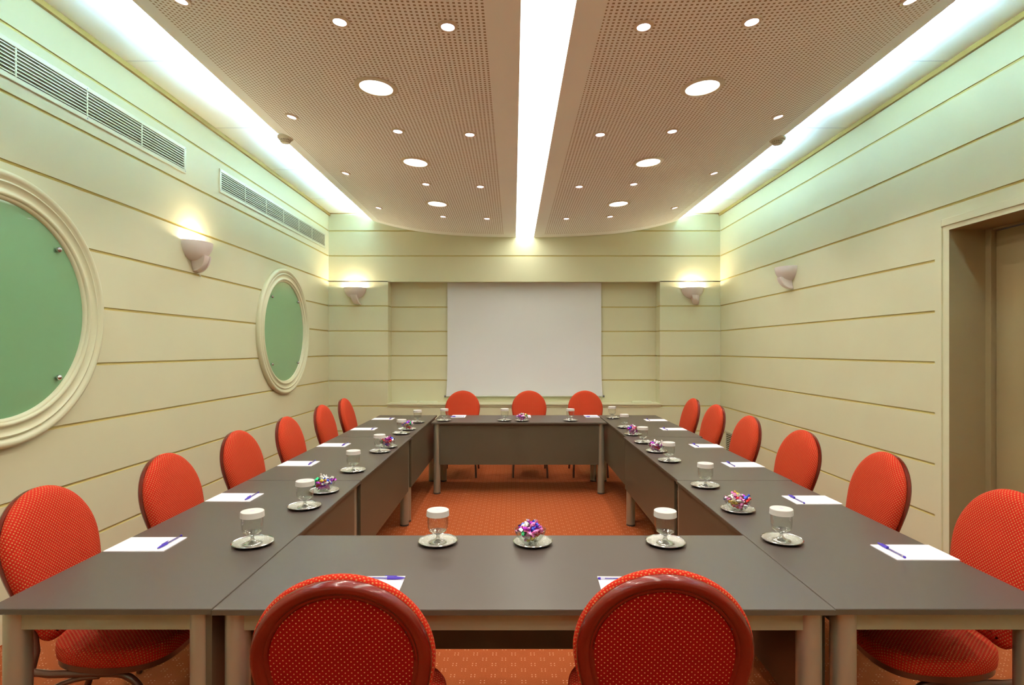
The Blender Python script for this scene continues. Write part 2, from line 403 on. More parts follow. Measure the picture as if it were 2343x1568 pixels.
# round windows
def round_window(n, yc, zc, y_stud):
    w_ = bpy.data.objects.new('window_%d' % n, None); COL.objects.link(w_); w_.location = (XL, yc, zc); struct(w_)
    prof = [(0.71, 0.0), (0.713, 0.018), (0.705, 0.036), (0.690, 0.044), (0.674, 0.038), (0.664, 0.026), (0.658, 0.026), (0.655, 0.034),
            (0.647, 0.036), (0.642, 0.028), (0.622, 0.020), (0.604, 0.024), (0.598, 0.034), (0.590, 0.038), (0.581, 0.034), (0.577, 0.024),
            (0.570, 0.024), (0.562, 0.018), (0.558, 0.004)]
    MB().lathe(prof, 128, (0, 0, 0), 'x').build('window_frame', 'trim', w_, smooth=True, autosmooth=60)
    MB().lathe([(0.56, 0.002), (0.56, 0.008), (0.0001, 0.008)], 96, (0, 0, 0), 'x').build('window_pane', 'pane', w_)
    for a in (45, 135, 225, 315):
        c = (0.022, 0.515 * math.cos(math.radians(a)), 0.515 * math.sin(math.radians(a)))
        b = MB().sphere(c, 0.016); b.lathe([(0.009, 0.008), (0.009, 0.02)], 12, (0, c[1], c[2]), 'x')
        b.build('stud', 'ball', w_, smooth=True)
round_window(1, 2.88, 1.715, None); round_window(2, 6.48, 1.715, None)

# ------------------------------------------------------------------ curved perforated ceiling panels
def ceiling_panel(x_in, x_out, x_pin, x_pout):
    xs = []
    for a, b, n in ((x_in, x_pin, 2), (x_pin, x_pout, 18), (x_pout, x_out, 2)):
        xs += [a + (b - a) * i / n for i in range(n)]
    xs.append(x_out)
    ys = [YF, 7.84, YB - 0.012]; mb = MB(); n = len(xs)
    sgn = 1 if x_out > x_in else -1
    for i in range(n - 1):
        for j in range(2):
            perf = (2 <= i < 20) and j == 0
            za, zb = panel_z(xs[i]), panel_z(xs[i + 1])
            mb.add([(xs[i], ys[j], za), (xs[i + 1], ys[j], zb), (xs[i + 1], ys[j + 1], zb), (xs[i], ys[j + 1], za)], [(0, 1, 2, 3)], 1 if perf else 0)
    t = 0.022
    for i in range(n - 1):
        za, zb = panel_z(xs[i]) + t, panel_z(xs[i + 1]) + t
        mb.add([(xs[i], YF, za), (xs[i + 1], YF, zb), (xs[i + 1], ys[2], zb), (xs[i], ys[2], za)], [(3, 2, 1, 0)])
        mb.add([(xs[i], ys[2], za - t), (xs[i + 1], ys[2], zb - t), (xs[i + 1], ys[2], zb), (xs[i], ys[2], za)], [(0, 1, 2, 3)])
    zi, zo = panel_z(x_in), panel_z(x_out)
    mb.box(min(x_in, x_in - 0.012 * sgn), max(x_in, x_in - 0.012 * sgn), YF, ys[2], zi, zi + 0.10)
    mb.box(min(x_out, x_out - 0.014 * sgn), max(x_out, x_out - 0.014 * sgn), YF, ys[2], zo, zo + 0.053)
    return mb
XSL, XSR = 0.022, 0.298
XOL, XOR = -1.985, 2.305
for (a, b, c, d, side) in ((XSL, XOL, -0.13, -1.86, 'left'), (XSR, XOR, 0.43, 2.18, 'right')):
    o = struct(ceiling_panel(a, b, c, d).build('ceiling_panel', ['panel', 'perf']))
    q = 1 if side == 'left' else -1; zb = panel_z(b) - 0.02
    bk = MB().box(min(b + 0.15 * q, b + 0.17 * q), max(b + 0.15 * q, b + 0.17 * q), YF, YB - 0.012, zb + 0.03, ZC).build('added_cove_light_blocker', 'ceil'); bk.parent = o  # unseen board added to stop tube light crossing above the panels
    o['label'] = 'curved beige perforated ceiling panel on the %s of the bright strip' % side; o['category'] = 'ceiling panel'
t = thing('strip_light', 'long bright white light strip down the middle of the ceiling', 'light', (XC, 3.0, H + ZP))
m = MB().box(XSL - XC, XSR - XC, YF - 3.0, YB - 0.014 - 3.0, 0.012, 0.02); m.build('diffuser', 'strip', t)
m = MB(); m.box(XSL - XC, XSL - XC + 0.006, YF - 3, YB - 3.014, 0.0, 0.014); m.box(XSR - XC - 0.006, XSR - XC, YF - 3, YB - 3.014, 0, 0.014)
m.build('edge_trim', 'trimring', t)
# cove tubes, hidden above the panel edges
for sx, xe, side in ((1, XOL, 'left'), (-1, XOR, 'right')):
    i = 0
    for (ya, yb) in ((-1.4, -0.25), (-0.2, 0.95), (1.0, 2.15), (2.2, 3.35), (3.4, 4.55), (5.02, 6.17), (6.2, 7.1), (7.12, 7.95)):
        i += 1
        tt = thing('fluorescent_tube', 'cool white tube hidden in the %s ceiling cove, number %d from the camera' % (side, i), 'light', (xe + 0.075 * sx, ya, panel_z(xe) + 0.0365), 0, 'tubes in the %s cove' % side)
        MB().lathe([(0.011, 0.02), (0.011, yb - ya - 0.02)], 12, (0, 0, 0), 'y', cap0=True, cap1=True).build('glow_tube', 'fluor', tt, smooth=True)
        MB().box(-0.02, 0.02, 0, 0.02, -0.0135, 0.012).build('tube_holder', 'cap', tt)
        MB().box(-0.02, 0.02, yb - ya - 0.02, yb - ya, -0.0135, 0.012).build('tube_holder', 'cap', tt)

# ------------------------------------------------------------------ downlights
def slope_at(x): return math.atan((panel_z(x + 0.01) - panel_z(x - 0.01)) / 0.02)
def make_light(name, r_lens, r_trim, lens, lab, cat, grp, watts, col, cone):
    t = thing(name, lab, cat, (0, 0, 0), 0, grp)
    MB().lathe([(r_trim, 0.0), (r_trim - 0.002, -0.006), (r_lens + 0.003, -0.009), (r_lens, -0.009), (r_lens, 0.0)], 40).build('trim_ring', 'trimring', t, smooth=True)
    MB().lathe([(r_lens * 0.995, -0.002), (r_lens * 0.6, -0.0025), (0.0005, -0.003)], 32).build('lens', lens, t, smooth=True)
    light('lamp', 'SPOT', watts, col, t, (0, 0, -0.014), r_lens * 0.3, cone, 0.6)
    return t
small0 = make_light('spotlight', 0.033, 0.050, 'lens_small', 'x', 'light', 'g', SPOT_W, SPOT_COL, math.radians(95))
big0 = make_light('round_downlight', 0.101, 0.131, 'lens_big', 'x', 'light', 'g', BIG_W, BIG_COL, math.radians(150))
ROWN = ['nearest row in the photo', 'second row in the photo', 'third row in the photo', 'farthest row', 'row just above the photo edge', 'row above the camera']
BIGN = ['nearest in the photo', 'middle one in the photo', 'farthest', 'just above the photo edge', 'above the camera', 'behind the camera']
first = {'s': True, 'b': True}
def put_light(kind, x, y, label, group):
    src = small0 if kind == 's' else big0
    if first[kind]: o = src; first[kind] = False
    else: o = dup(src, (0, 0, 0), 0, label, group)
    o['label'] = label; o['group'] = group
    o.location = (x, y, panel_z(x) - 0.001); o.rotation_euler = (0, -slope_at(x), 0)
for sgn, side in ((-1, 'left'), (1, 'right')):
    for c, (d, nm) in enumerate(((0.48, 'beside the bright strip'), (1.01, 'in mid panel'), (1.79, 'near the outer edge'))):
        for r, y in enumerate((2.79, 4.19, 5.53, 6.88, 1.42, 0.05)):
            put_light('s', XC + sgn * d, y, 'small %s panel spotlight %s, %s' % (side, nm, ROWN[r]), 'small spotlights in the %s ceiling panel' % side)
    for r, y in enumerate((3.49, 4.89, 6.28, 2.09, 0.73, -0.65)):
        put_light('b', XC + sgn * 1.0, y, 'large round downlight on the %s ceiling panel, %s' % (side, BIGN[r]), 'large downlights in the %s ceiling panel' % side)

# smoke detectors
def detector(x, y, side):
    t = thing('smoke_detector', 'small ivory smoke detector on the outer rim of the %s ceiling panel' % side, 'smoke detector', (x, y, panel_z(x) - 0.001), 0, 'smoke detectors')
    MB().lathe([(0.066, 0.0), (0.066, -0.016), (0.060, -0.024)], 32, cap0=True, cap1=True).build('base', 'detector', t, smooth=True)
    MB().lathe([(0.050, -0.024), (0.047, -0.032), (0.040, -0.046), (0.030, -0.056), (0.0005, -0.060)], 32, cap0=True).build('dome', 'detector', t, smooth=True)
    s_ = MB()
    for k in range(20):
        a = 2 * PI * k / 20; c, s = math.cos(a), math.sin(a); c2, s2 = -s * 0.0025, c * 0.0025
        p = [(0.0485 * c - c2, 0.0485 * s - s2, -0.030), (0.0485 * c + c2, 0.0485 * s + s2, -0.030), (0.0355 * c + c2, 0.0355 * s + s2, -0.0535), (0.0355 * c - c2, 0.0355 * s - s2, -0.0535)]
        s_.add(p, [(0, 1, 2, 3)])
    s_.build('slots', 'ventdark', t)
detector(-1.925, 4.80, 'left'); detector(2.245, 4.84, 'right')

# ------------------------------------------------------------------ vents
def wall_vent(name, label, xw, n_in, y0, y1, z0, z1, divs, nsl, fr=0.028):
    t = thing(name, label, 'air vent', (xw, (y0 + y1) / 2, z0)); yc = (y0 + y1) / 2; h = z1 - z0; q = -n_in
    X = lambda a, b: (min(a * q, b * q), max(a * q, b * q))
    a, b = y0 - yc, y1 - yc
    m = MB(); x = X(0.0005, 0.010)
    m.box(*x, a, b, 0, fr); m.box(*x, a, b, h - fr, h); m.box(*x, a, a + fr, fr, h - fr); m.box(*x, b - fr, b, fr, h - fr)
    m.build('frame', 'vent', t, bevel=0.002)
    MB().box(*X(0.0005, 0.002), a + fr, b - fr, fr, h - fr).build('backing', 'ventdark', t)
    m = MB(); pitch = (h - 2 * fr) / nsl
    for k in range(nsl):
        zc = fr + pitch * (k + 0.5)
        m.box(*X(0.003, 0.008), a + fr, b - fr, zc - pitch * 0.16, zc + pitch * 0.16)
    m.build('louvre_slats', 'vent', t)
    for d in divs:
        MB().box(*X(0.004, 0.0095), d - yc - 0.005, d - yc + 0.005, fr, h - fr).build('divider', 'vent', t)
    for yy in [a + 0.012, b - 0.012] + [d - yc for d in divs[::2]]:
        for zz in (fr / 2, h - fr / 2):
            MB().lathe([(0.005, 0.0), (0.004, 0.0015 * q)], 10, (0.010 * q, yy, zz), 'x', cap1=True).build('screw', 'screw', t)
wall_vent('air_vent', 'long air vent high on the left wall, the near one cut by the photo edge', XL, -1, 1.95, 4.53, 2.91, 3.12, [2.47, 2.98, 3.48, 3.99], 8)
wall_vent('air_vent', 'slatted air vent high on the left wall, the farther one by the corner', XL, -1, 5.05, 7.88, 2.91, 3.12, [5.53, 6.0, 6.45, 6.91, 7.36], 8)
wall_vent('air_vent', 'low slatted air vent on the right wall behind the chairs', XR, 1, 6.95, 7.84, 0.06, 0.40, [7.26, 7.56], 11)

# ------------------------------------------------------------------ projection screen and sill plates
SX0, SX1, SY = -0.958, 1.272, YB + 0.195
t = thing('projection_screen', 'pulled down white projection screen in the recess of the far wall', 'projection screen', ((SX0 + SX1) / 2, SY, 0.832))
hw = (SX1 - SX0) / 2; n = 12; top = RZ1 - 0.002 - 0.832
rings = []
for k in range(n + 1):
    z = top * (1 - k / n); f = hw + 0.02 * max(0, (k / n - 0.7) / 0.3) ** 2
    rings.append([(-f, -0.001, z), (f, -0.001, z), (f, 0.001, z), (-f, 0.001, z)])
MB().loft(rings).build('screen_cloth', 'screen', t)
MB().tube([(-hw - 0.02, 0, 0), (hw + 0.02, 0, 0)], 0.011).build('bottom_bar', 'bar', t, smooth=True)
for s in (-1, 1): MB().tube([(s * (hw + 0.02), 0, 0), (s * (hw + 0.045), 0, 0)], 0.015).build('end_cap', 'knob', t, smooth=True)
for (xa, xb, lab) in ((-1.62, -1.38, 'white flat cover plate on the far wall ledge, leftmost of the three'), (-1.35, -1.10, 'pale flat cover plate on the far wall ledge, just left of the screen'), (1.70, 1.98, 'pale flat cover plate on the far wall ledge right of the screen')):
    t = thing('ledge_plate', lab, 'cover plate', ((xa + xb) / 2, YB + 0.12, RZ0), 0, 'plates on the far wall ledge')
    h = (xb - xa) / 2
    MB().box(-h, h, -0.03, 0.03, 0.0, 0.022).build('cover', 'sillplate', t, bevel=0.003)
    MB().box(-h + 0.01, h - 0.01, -0.02, 0.02, 0.021, 0.025).build('flap', 'sillplate', t, bevel=0.001)

# ------------------------------------------------------------------ sconces
def make_sconce():
    t = thing('wall_sconce', 'x', 'wall lamp', (0, 0, 0), 0, 'white plaster wall lamps')   # origin on the wall, at rim height; -y is into the room
    R, D, Hh = 0.157, 0.150, 0.150
    def shell(k, dz=0.0):
        rings = []
        for j in range(13):
            u = j / 12 * 0.93; a = math.acos(max(0, 1 - 0)) if j < 0 else u * PI / 2
            r = math.cos(a); z = -Hh * math.sin(a) * k + dz
            rings.append([(R * k * r ** 0.9 * math.cos(PI + PI * i / 28), D * k * r ** 0.9 * math.sin(PI + PI * i / 28), z) for i in range(29)])
        return rings
    m = MB(); o_ = shell(1.0); i_ = shell(0.93)
    m.loft(o_, False, False, True); m.loft(i_, False, False, True)
    n = 29
    m.add(o_[0] + i_[0], [(i, i + 1, n + i + 1, n + i) for i in range(n - 1)])
    m.build('bowl', 'plaster', t, smooth=True)
    # curled tail under the bowl
    m = MB(); pts = []
    for k in range(11):
        a = math.radians(8 + 82 * k / 10)
        pts.append((0.006 + 0.036 * k / 10, -0.108 * math.cos(a) - 0.006, -0.088 - 0.132 * math.sin(a)))
    for off, wd, th in ((0, 0.046, 0.009), (0.040, 0.010, 0.013)):
        rings = []
        for k, p in enumerate(pts):
            wk = wd * (1 - 0.18 * k / 10)
            a = math.radians(8 + 82 * k / 10); ny, nz = -math.cos(a), -math.sin(a)
            c = p[0] + off * (1 - 0.15 * k / 10)
            rings.append([(c - wk, p[1], p[2]), (c + wk, p[1], p[2]), (c + wk, p[1] - ny * 0.001 + ny * th, p[2] + nz * th), (c, p[1] + ny * th * 1.4, p[2] + nz * th * 1.4), (c - wk, p[1] + ny * th, p[2] + nz * th)])
        m.loft(rings)
    # web that closes the tail to the wall
    rings = [[(p[0] - 0.036, p[1], p[2]), (p[0] + 0.040, p[1], p[2]), (p[0] + 0.034, -0.001, max(p[2], -0.215)), (p[0] - 0.030, -0.001, max(p[2], -0.215))] for p in pts]
    m.loft(rings)
    m.build('scroll', 'plaster', t, smooth=True, bevel=0)
    MB().sphere((0, -0.055, -0.055), 0.022).build('bulb', 'bulb', t, smooth=True)
    light('lamp', 'POINT', SCONCE_W, SCONCE_COL, t, (0, -0.055, -0.022), 0.02)
    return t
sc0 = make_sconce()
SCZ = 2.38
places = [((-2.24, YB, SCZ), 0, 'lit white wall lamp on the far wall, left of the recess'),
          ((2.53, YB, SCZ), 0, 'lit white wall lamp on the far wall, right of the recess'),
          ((XL, 4.63, SCZ), PI / 2, 'lit white wall lamp on the left wall between the round windows')]
for i, (l, rz, lab) in enumerate(places):
    if i == 0: sc0.location = l; sc0.rotation_euler = (0, 0, rz); sc0['label'] = lab
    else: dup(sc0, l, rz, lab)
o = dup(sc0, (XR, 6.02, SCZ), -PI / 2, 'unlit white wall lamp on the right wall')
for c in [c for c in bpy.data.objects if c.parent == o]:
    if c.type == 'LIGHT': bpy.data.objects.remove(c)
    elif c.name.startswith('bulb'): c.data = c.data.copy(); c.data.materials[0] = M['cap']
# little loose cable end under the left sconce
m = MB(); m.tube([(0.001, 0, 0.012), (0.006, 0.002, 0.0), (0.012, 0.008, -0.010)], 0.003, n=8)
tag(m.build('cable_end', 'cap', None, smooth=True, loc=(XL, 4.73, 2.127)), 'tiny white cable end poking from the left wall under the lamp', 'cable')

# ------------------------------------------------------------------ tables
TZ = 0.75
def make_table(lx, ly, panel_side, name='conference_table'):
    """lx along x, ly along y; panel_side: 'x+','x-','y+','y-' = side with the modesty panel"""
    t = thing(name, 'x', 'table')
    MB().box(-lx / 2 + 0.001, lx / 2 - 0.001, -ly / 2 + 0.001, ly / 2 - 0.001, TZ - 0.018, TZ).build('tabletop', 'top', t, bevel=0.0015)
    e = MB(); g = 0.0006
    e.box(-lx / 2, lx / 2, -ly / 2, -ly / 2 + 0.001, TZ - 0.017, TZ - 0.002); e.box(-lx / 2, lx / 2, ly / 2 - 0.001, ly / 2, TZ - 0.017, TZ - 0.002)
    e.box(-lx / 2, -lx / 2 + 0.001, -ly / 2, ly / 2, TZ - 0.017, TZ - 0.002); e.box(lx / 2 - 0.001, lx / 2, -ly / 2, ly / 2, TZ - 0.017, TZ - 0.002)
    e.build('edge_band', 'edge', t)
    ix, iy = lx / 2 - 0.052, ly / 2 - 0.052; R = 0.036
    for sx in (-1, 1):
        for sy in (-1, 1):
            lg = MB().lathe([(R, 0.012), (R, TZ - 0.0185)], 28, (sx * ix, sy * iy, 0), cap0=True, cap1=True).build('leg', 'leg', t, smooth=True)
            MB().lathe([(R * 0.92, 0.0), (R * 1.02, 0.002), (R * 1.02, 0.014)], 24, (sx * ix, sy * iy, 0), cap0=True, cap1=True).build('foot', 'foot', lg, smooth=True)
    for s in (-1, 1):
        MB().box(-ix + R * .7, ix - R * .7, s * (iy + 0.012) - 0.01, s * (iy + 0.012) + 0.01, 0.675, TZ - 0.0185).build('apron', 'apron', t)
        MB().box(s * (ix + 0.012) - 0.01, s * (ix + 0.012) + 0.01, -iy + R * .7, iy - R * .7, 0.675, TZ - 0.0185).build('apron', 'apron', t)
    s = 1 if panel_side[1] == '+' else -1; off = 0.034
    m = MB()
    if panel_side[0] == 'x': m.box(s * (ix + off) - 0.009, s * (ix + off) + 0.009, -ly / 2 + 0.02, ly / 2 - 0.02 - 0.085, 0.307, TZ - 0.0185)
    else: m.box(-ix + R * 0.85, ix - R * 0.85, s * (iy + off - 0.016) - 0.009, s * (iy + off - 0.016) + 0.009, 0.307, TZ - 0.0185)
    m.build('modesty_panel', 'modesty', t, bevel=0.001)
    return t
def at_table(t, x, y, lab, rz=0):
    t.location = (x, y, 0); t.rotation_euler = (0, 0, rz); t['label'] = lab; t['group'] = 'grey brown conference tables in a ring'
ROW = [(1.663, 3.300), (3.302, 4.935), (4.937, 6.590)]
LX0, LX1 = -1.547, -0.884
RX0_, RX1_ = 0.943, 1.604
base = make_table(LX1 - LX0, 1.633, 'x+')
nth = ['nearest the camera', 'in the middle', 'farthest from the camera']
for i, (a, b) in enumerate(ROW):
    lab = 'grey brown table in the left row, %s' % nth[i]
    if i == 0: at_table(base, (LX0 + LX1) / 2, (a + b) / 2, lab)
    else: dup(base, ((LX0 + LX1) / 2, (a + b) / 2, 0), 0, lab, 'grey brown conference tables in a ring')
for i, (a, b) in enumerate(ROW):
    c = 0.0 if i < 1 else (0.012 if i == 1 else 0.037)
    dup(base, ((RX0_ + RX1_) / 2 + c, (a + b) / 2, 0), PI, 'grey brown table in the right row, %s' % nth[i], 'grey brown conference tables in a ring')
cross = make_table(1.822, 0.665, 'y+')
at_table(cross, 0.0295, 1.663 + 0.3325 - 0.002, 'grey brown table closing the ring nearest the camera')
dup(cross, (0.057, 5.912 + 0.3325, 0), PI, 'grey brown table closing the ring below the projection screen', 'grey brown conference tables in a ring')

# ------------------------------------------------------------------ chairs
def back_outline(grow=0.0, n=64):
    """closed loop (x, z) of the balloon shaped back"""
    pts = []
    zc, R = 0.77, 0.215
    half = []
    for k in range(19):
        a = PI / 2 - (PI / 2) * k / 18; half.append((R * math.cos(a), zc + R * math.sin(a)))
    for k in range(1, 15):
        u = k / 14; half.append((R - 0.075 * u ** 1.6, zc - 0.27 * u))
    for k in range(1, 7):
        a = PI / 2 * k / 6; half.append((0.14 - 0.04 * (1 - math.cos(a)), 0.50 - 0.04 * math.sin(a)))
    loop = half + [(-x, z) for x, z in reversed(half[1:])]
    if grow:
        cz = 0.74
        loop2 = []
        m = len(loop)
        for i in range(m):
            x0, z0 = loop[i - 1]; x1, z1 = loop[(i + 1) % m]
            tx, tz = x1 - x0, z1 - z0; l = math.hypot(tx, tz) or 1
            nx, nz = -tz / l, tx / l
            if nx * loop[i][0] + nz * (loop[i][1] - cz) < 0: nx, nz = -nx, -nz
            loop2.append((loop[i][0] + nx * grow, loop[i][1] + nz * grow))
        return loop2
    return loop
def lean(z): return -0.292 + 0.245 * (0.985 - z) - 0.05 * max(0, 0.62 - z)
def back_ring(grow, dy): return [(x, lean(z) + dy - 0.16 * (abs(x)) ** 2 * 0, z) for x, z in back_outline(grow)]
def seat_outline(grow, n=56):
    pts = []
    for k in range(n):
        a = 2 * PI * k / n; c, s = math.cos(a), math.sin(a)
        p = 0.60
        x = 0.222 * (abs(c) ** p) * (1 if c >= 0 else -1); y = 0.218 * (abs(s) ** p) * (1 if s >= 0 else -1)
        wd = 1.0 if y > 0 else 1.0 - 0.18 * (-y / 0.218)
        l = math.hypot(x, y); pts.append((x * wd * (1 + grow / l), 0.078 + y * (1 + grow / l)))
    return pts
def unrolled(layers, outline):
    """cloth coordinates: every ring laid flat at its arc length from the innermost one"""
    s = layers[-1][0]; out = [outline(s)]
    for (g1, d1), (g0, d0) in zip(reversed(layers), list(reversed(layers))[1:]):
        s += math.hypot(g1 - g0, d1 - d0); out.append(outline(s))
    return [p for ring in reversed(out) for p in ring]
def make_chair():
    t = thing('banquet_chair', 'x', 'chair', (0, 0, 0), 0, 'red cushioned banquet chairs around the tables')
    # front cushion
    m = MB()
    LY = ((-0.006, -0.002), (0.002, 0.005), (0.004, 0.016), (0.000, 0.028), (-0.009, 0.038), (-0.028, 0.045), (-0.055, 0.048), (-0.085, 0.051), (-0.110, 0.052))
    m.loft([back_ring(g, d) for g, d in LY])
    m.build('backrest_cushion', 'fab_back', t, smooth=True, autosmooth=60, uv=unrolled(LY, back_outline))
    # wooden rim behind
    m = MB(); prof = ((-0.046, -0.006), (-0.046, -0.013), (-0.040, -0.018), (-0.036, -0.017), (-0.030, -0.024), (-0.018, -0.029), (-0.008, -0.024), (-0.003, -0.014), (-0.003, -0.001))
    m.loft([back_ring(g, d) for g, d in prof], True, False, False)
    m.build('back_frame', 'wood', t, smooth=True, autosmooth=50)
    m = MB(); m.loft([back_ring(-0.043, -0.004), back_ring(-0.045, -0.012), back_ring(-0.07, -0.014), back_ring(-0.10, -0.015)])
    rp = m.build('rear_panel', 'fab_rear', t, smooth=True, autosmooth=60)
    m = MB(); m.lathe([(0.0035, 0), (0.003, -0.002)], 10, (0.155, lean(0.85) - 0.0145, 0.85), 'y', cap1=True); m.build('screw', 'black', t)
    # seat
    m = MB(); so = [(-0.006, 0.412), (0.0, 0.418), (0.003, 0.440), (0.001, 0.462), (-0.008, 0.474), (-0.030, 0.478), (-0.060, 0.484), (-0.100, 0.488), (-0.140, 0.490)]
    m.loft([[(x, y, z) for x, y in seat_outline(g)] for g, z in so])
    m.build('seat_cushion', 'fab_seat', t, smooth=True, autosmooth=60, uv=unrolled(so, seat_outline))
    m = MB(); m.loft([[(x, y, z) for x, y in seat_outline(g)] for g, z in ((-0.02, 0.390), (-0.006, 0.392), (-0.006, 0.413), (-0.02, 0.414))])
    m.build('seat_rail', 'tube', t, smooth=True, autosmooth=50)
    for s in (-1, 1):
        x = 0.185 * s
        pts = [(x * 0.92, -0.17, 0.378), (x, -0.10, 0.378), (x, 0.05, 0.378), (x, 0.12, 0.377)]
        for k in range(1, 8):
            a = PI / 2 * k / 8; pts.append((x, 0.12 + 0.10 * math.sin(a), 0.277 + 0.10 * math.cos(a)))
        pts += [(x * 1.03, 0.235, 0.20), (x * 1.08, 0.26, 0.09), (x * 1.09, 0.275, 0.006)]
        m = MB().tube(pts, 0.0125, 0.0125, 12); m.build('front_leg', 'tube', t, smooth=True)
        pts = [(0.128 * s, lean(0.56) - 0.016, 0.56), (0.135 * s, lean(0.50) - 0.014, 0.50), (0.150 * s, -0.172, 0.44), (0.168 * s, -0.178, 0.37), (0.182 * s, -0.196, 0.27), (0.194 * s, -0.228, 0.14), (0.202 * s, -0.270, 0.006)]
        MB().tube(pts, 0.0125, 0.0125, 12).build('rear_leg', 'tube', t, smooth=True)
        pts = [(x, 0.07, 0.368)]
        for k in range(1, 9):
            a = PI / 2 * k / 8; pts.append((x * (1 + 0.02 * k / 8), 0.07 - 0.24 * math.sin(a) * 0.95, 0.368 - 0.14 * (1 - math.cos(a))))
        MB().tube(pts, 0.009, 0.009, 10).build('brace', 'tube', t, smooth=True)
    MB().tube([(-0.18, 0.03, 0.372), (0.18, 0.03, 0.372)], 0.010, n=10, up=(0, 0, 1)).build('cross_bar', 'tube', t, smooth=True)
    return t
ch0 = make_chair(); used = [False]
def chair(X, Y, face, label, jitter=0.0):
    """X, Y of the top of the back; face = direction of the seat in degrees (0 = +Y)"""
    rz = math.radians(face + jitter)
    fx, fy = -math.sin(rz), math.cos(rz)
    loc = (X + 0.292 * fx, Y + 0.292 * fy, 0)
    if not used[0]:
        ch0.location = loc; ch0.rotation_euler = (0, 0, rz); ch0['label'] = label; used[0] = True
    else: dup(ch0, loc, rz, label)
LC = [(-1.815, 2.16, 2), (-1.765, 2.85, 0), (-1.795, 3.66, -2), (-1.785, 4.42, 1), (-1.825, 5.36, 0), (-1.83, 6.08, 2)]
RC = [(1.865, 2.10, -3), (1.905, 2.885, -3), (1.89, 3.68, 3), (1.88, 4.48, 0), (1.945, 5.40, 2), (1.94, 6.08, 0)]
rk = ['nearest the camera', 'second from the camera', 'third from the camera', 'fourth from the camera', 'fifth from the camera', 'farthest from the camera']
for i, (x, y, j) in enumerate(LC): chair(x, y, -90, 'red cushioned chair along the left wall, %s' % rk[i], j)
for i, (x, y, j) in enumerate(RC): chair(x, y, 90, 'red cushioned chair along the right wall, %s' % rk[i], j)
for x, s in ((-0.642, 'below the left edge of the screen'), (0.196, 'below the middle of the screen'), (0.905, 'below the right edge of the screen')):
    chair(x, 7.23, 180, 'orange red chair at the far table %s' % s)
chair(-0.404, 1.305, 0, 'red chair seen from behind at the near table, the left one', 3)
chair(0.362, 1.338, 0, 'red chair seen from behind at the near table, the right one', -4)

# ------------------------------------------------------------------ table settings
def px(x, y, z=TZ):
    Y = F * (H - z) / (y - 800.0); return ((x - 1175.0) * Y / F, Y)
# saucer, goblet, lid
def make_saucer():
    t = thing('silver_saucer', 'x', 'saucer', (0, 0, 0), 0, 'small silver saucers')
    MB().lathe([(0.0005, 0.003), (0.040, 0.003), (0.054, 0.0035), (0.060, 0.006), (0.068, 0.011), (0.0745, 0.0125), (0.0765, 0.011), (0.075, 0.009), (0.066, 0.006), (0.058, 0.001), (0.050, 0.0), (0.0005, 0.0)], 56).build('dish', 'saucer', t, smooth=True, autosmooth=70)
    MB().lathe([(0.0735, 0.0125), (0.0755, 0.0142), (0.0775, 0.0125), (0.0755, 0.0108), (0.0735, 0.0125)], 56).build('rolled_rim', 'ball', t, smooth=True, autosmooth=80)
    return t
def make_goblet():
    t = thing('glass_goblet', 'x', 'drinking glass', (0, 0, 0), 0, 'stemmed glasses with white lids')
    out = [(0.0005, 0.0), (0.036, 0.0), (0.036, 0.002), (0.024, 0.006), (0.011, 0.012), (0.0068, 0.019), (0.0068, 0.027), (0.010, 0.032), (0.022, 0.037), (0.034, 0.045), (0.0395, 0.058), (0.041, 0.077), (0.0405, 0.100), (0.040, 0.122)]
    inn = [(0.038, 0.122), (0.0385, 0.100), (0.039, 0.077), (0.037, 0.060), (0.031, 0.050), (0.018, 0.043), (0.0005, 0.040)]
    MB().lathe(out[:10], 32).build('stem', 'stemglass', t, smooth=True, autosmooth=80)
    MB().lathe(out[9:] + inn, 36).build('bowl', 'glass', t, smooth=True, autosmooth=80)
    return t
def make_lid():
    t = thing('paper_lid', 'x', 'glass cover', (0, 0, 0), 0, 'white paper lids on the glasses')
    MB().lathe([(0.0445, 0.0), (0.043, 0.021), (0.0415, 0.0225), (0.0005, 0.0225)], 40).lathe([(0.0445, 0.0), (0.0435, 0.0), (0.042, 0.021)], 40).build('cover', 'cap', t, smooth=True)
    MB().add([(-0.008, -0.005, 0.0228), (0.0, -0.009, 0.0228), (0.008, -0.005, 0.0228), (0.008, 0.008, 0.0228), (-0.008, 0.008, 0.0228)], [(0, 1, 2, 3, 4)]).build('emblem', 'print', t)
    return t
sa0, go0, li0 = make_saucer(), make_goblet(), make_lid()
fst = {}
def place(src, loc, rz, lab, grp=None):
    k = src.name
    if k not in fst: fst[k] = 1; src.location = loc; src.rotation_euler = (0, 0, rz); src['label'] = lab; o = src
    else: o = dup(src, loc, rz, lab)
    if grp: o['group'] = grp
    return o
RIM = TZ + 0.011
SET = []
L_ = [(578.8, 1240), (697, 1157), (807.9, 1075), (869.9, 1031.5), (917.7, 990.6), (955, 965)]
R_ = [(1789.6, 1233), (1613, 1109.5), (1531.8, 1052.5), (1472, 1010.8), (1429, 976.4), (1401.8, 955.3)]
for i, (x, y) in enumerate(L_): SET.append((x, y, 'on the left table row, %s' % rk[i]))
for i, (x, y) in enumerate(R_): SET.append((x, y, 'on the right table row, %s' % rk[i]))
for (x, y, s) in ((1002, 1236.5, 'on the near table, left of the candy bowl'), (1523, 1238.5, 'on the near table, right of the candy bowl'),
                  (1016, 961.2, 'on the far table, leftmost of its three'), (1154.7, 961, 'on the far table, just left of its candy bowl'), (1305.6, 961.2, 'on the far table, rightmost of its three')):
    SET.append((x, y, s))
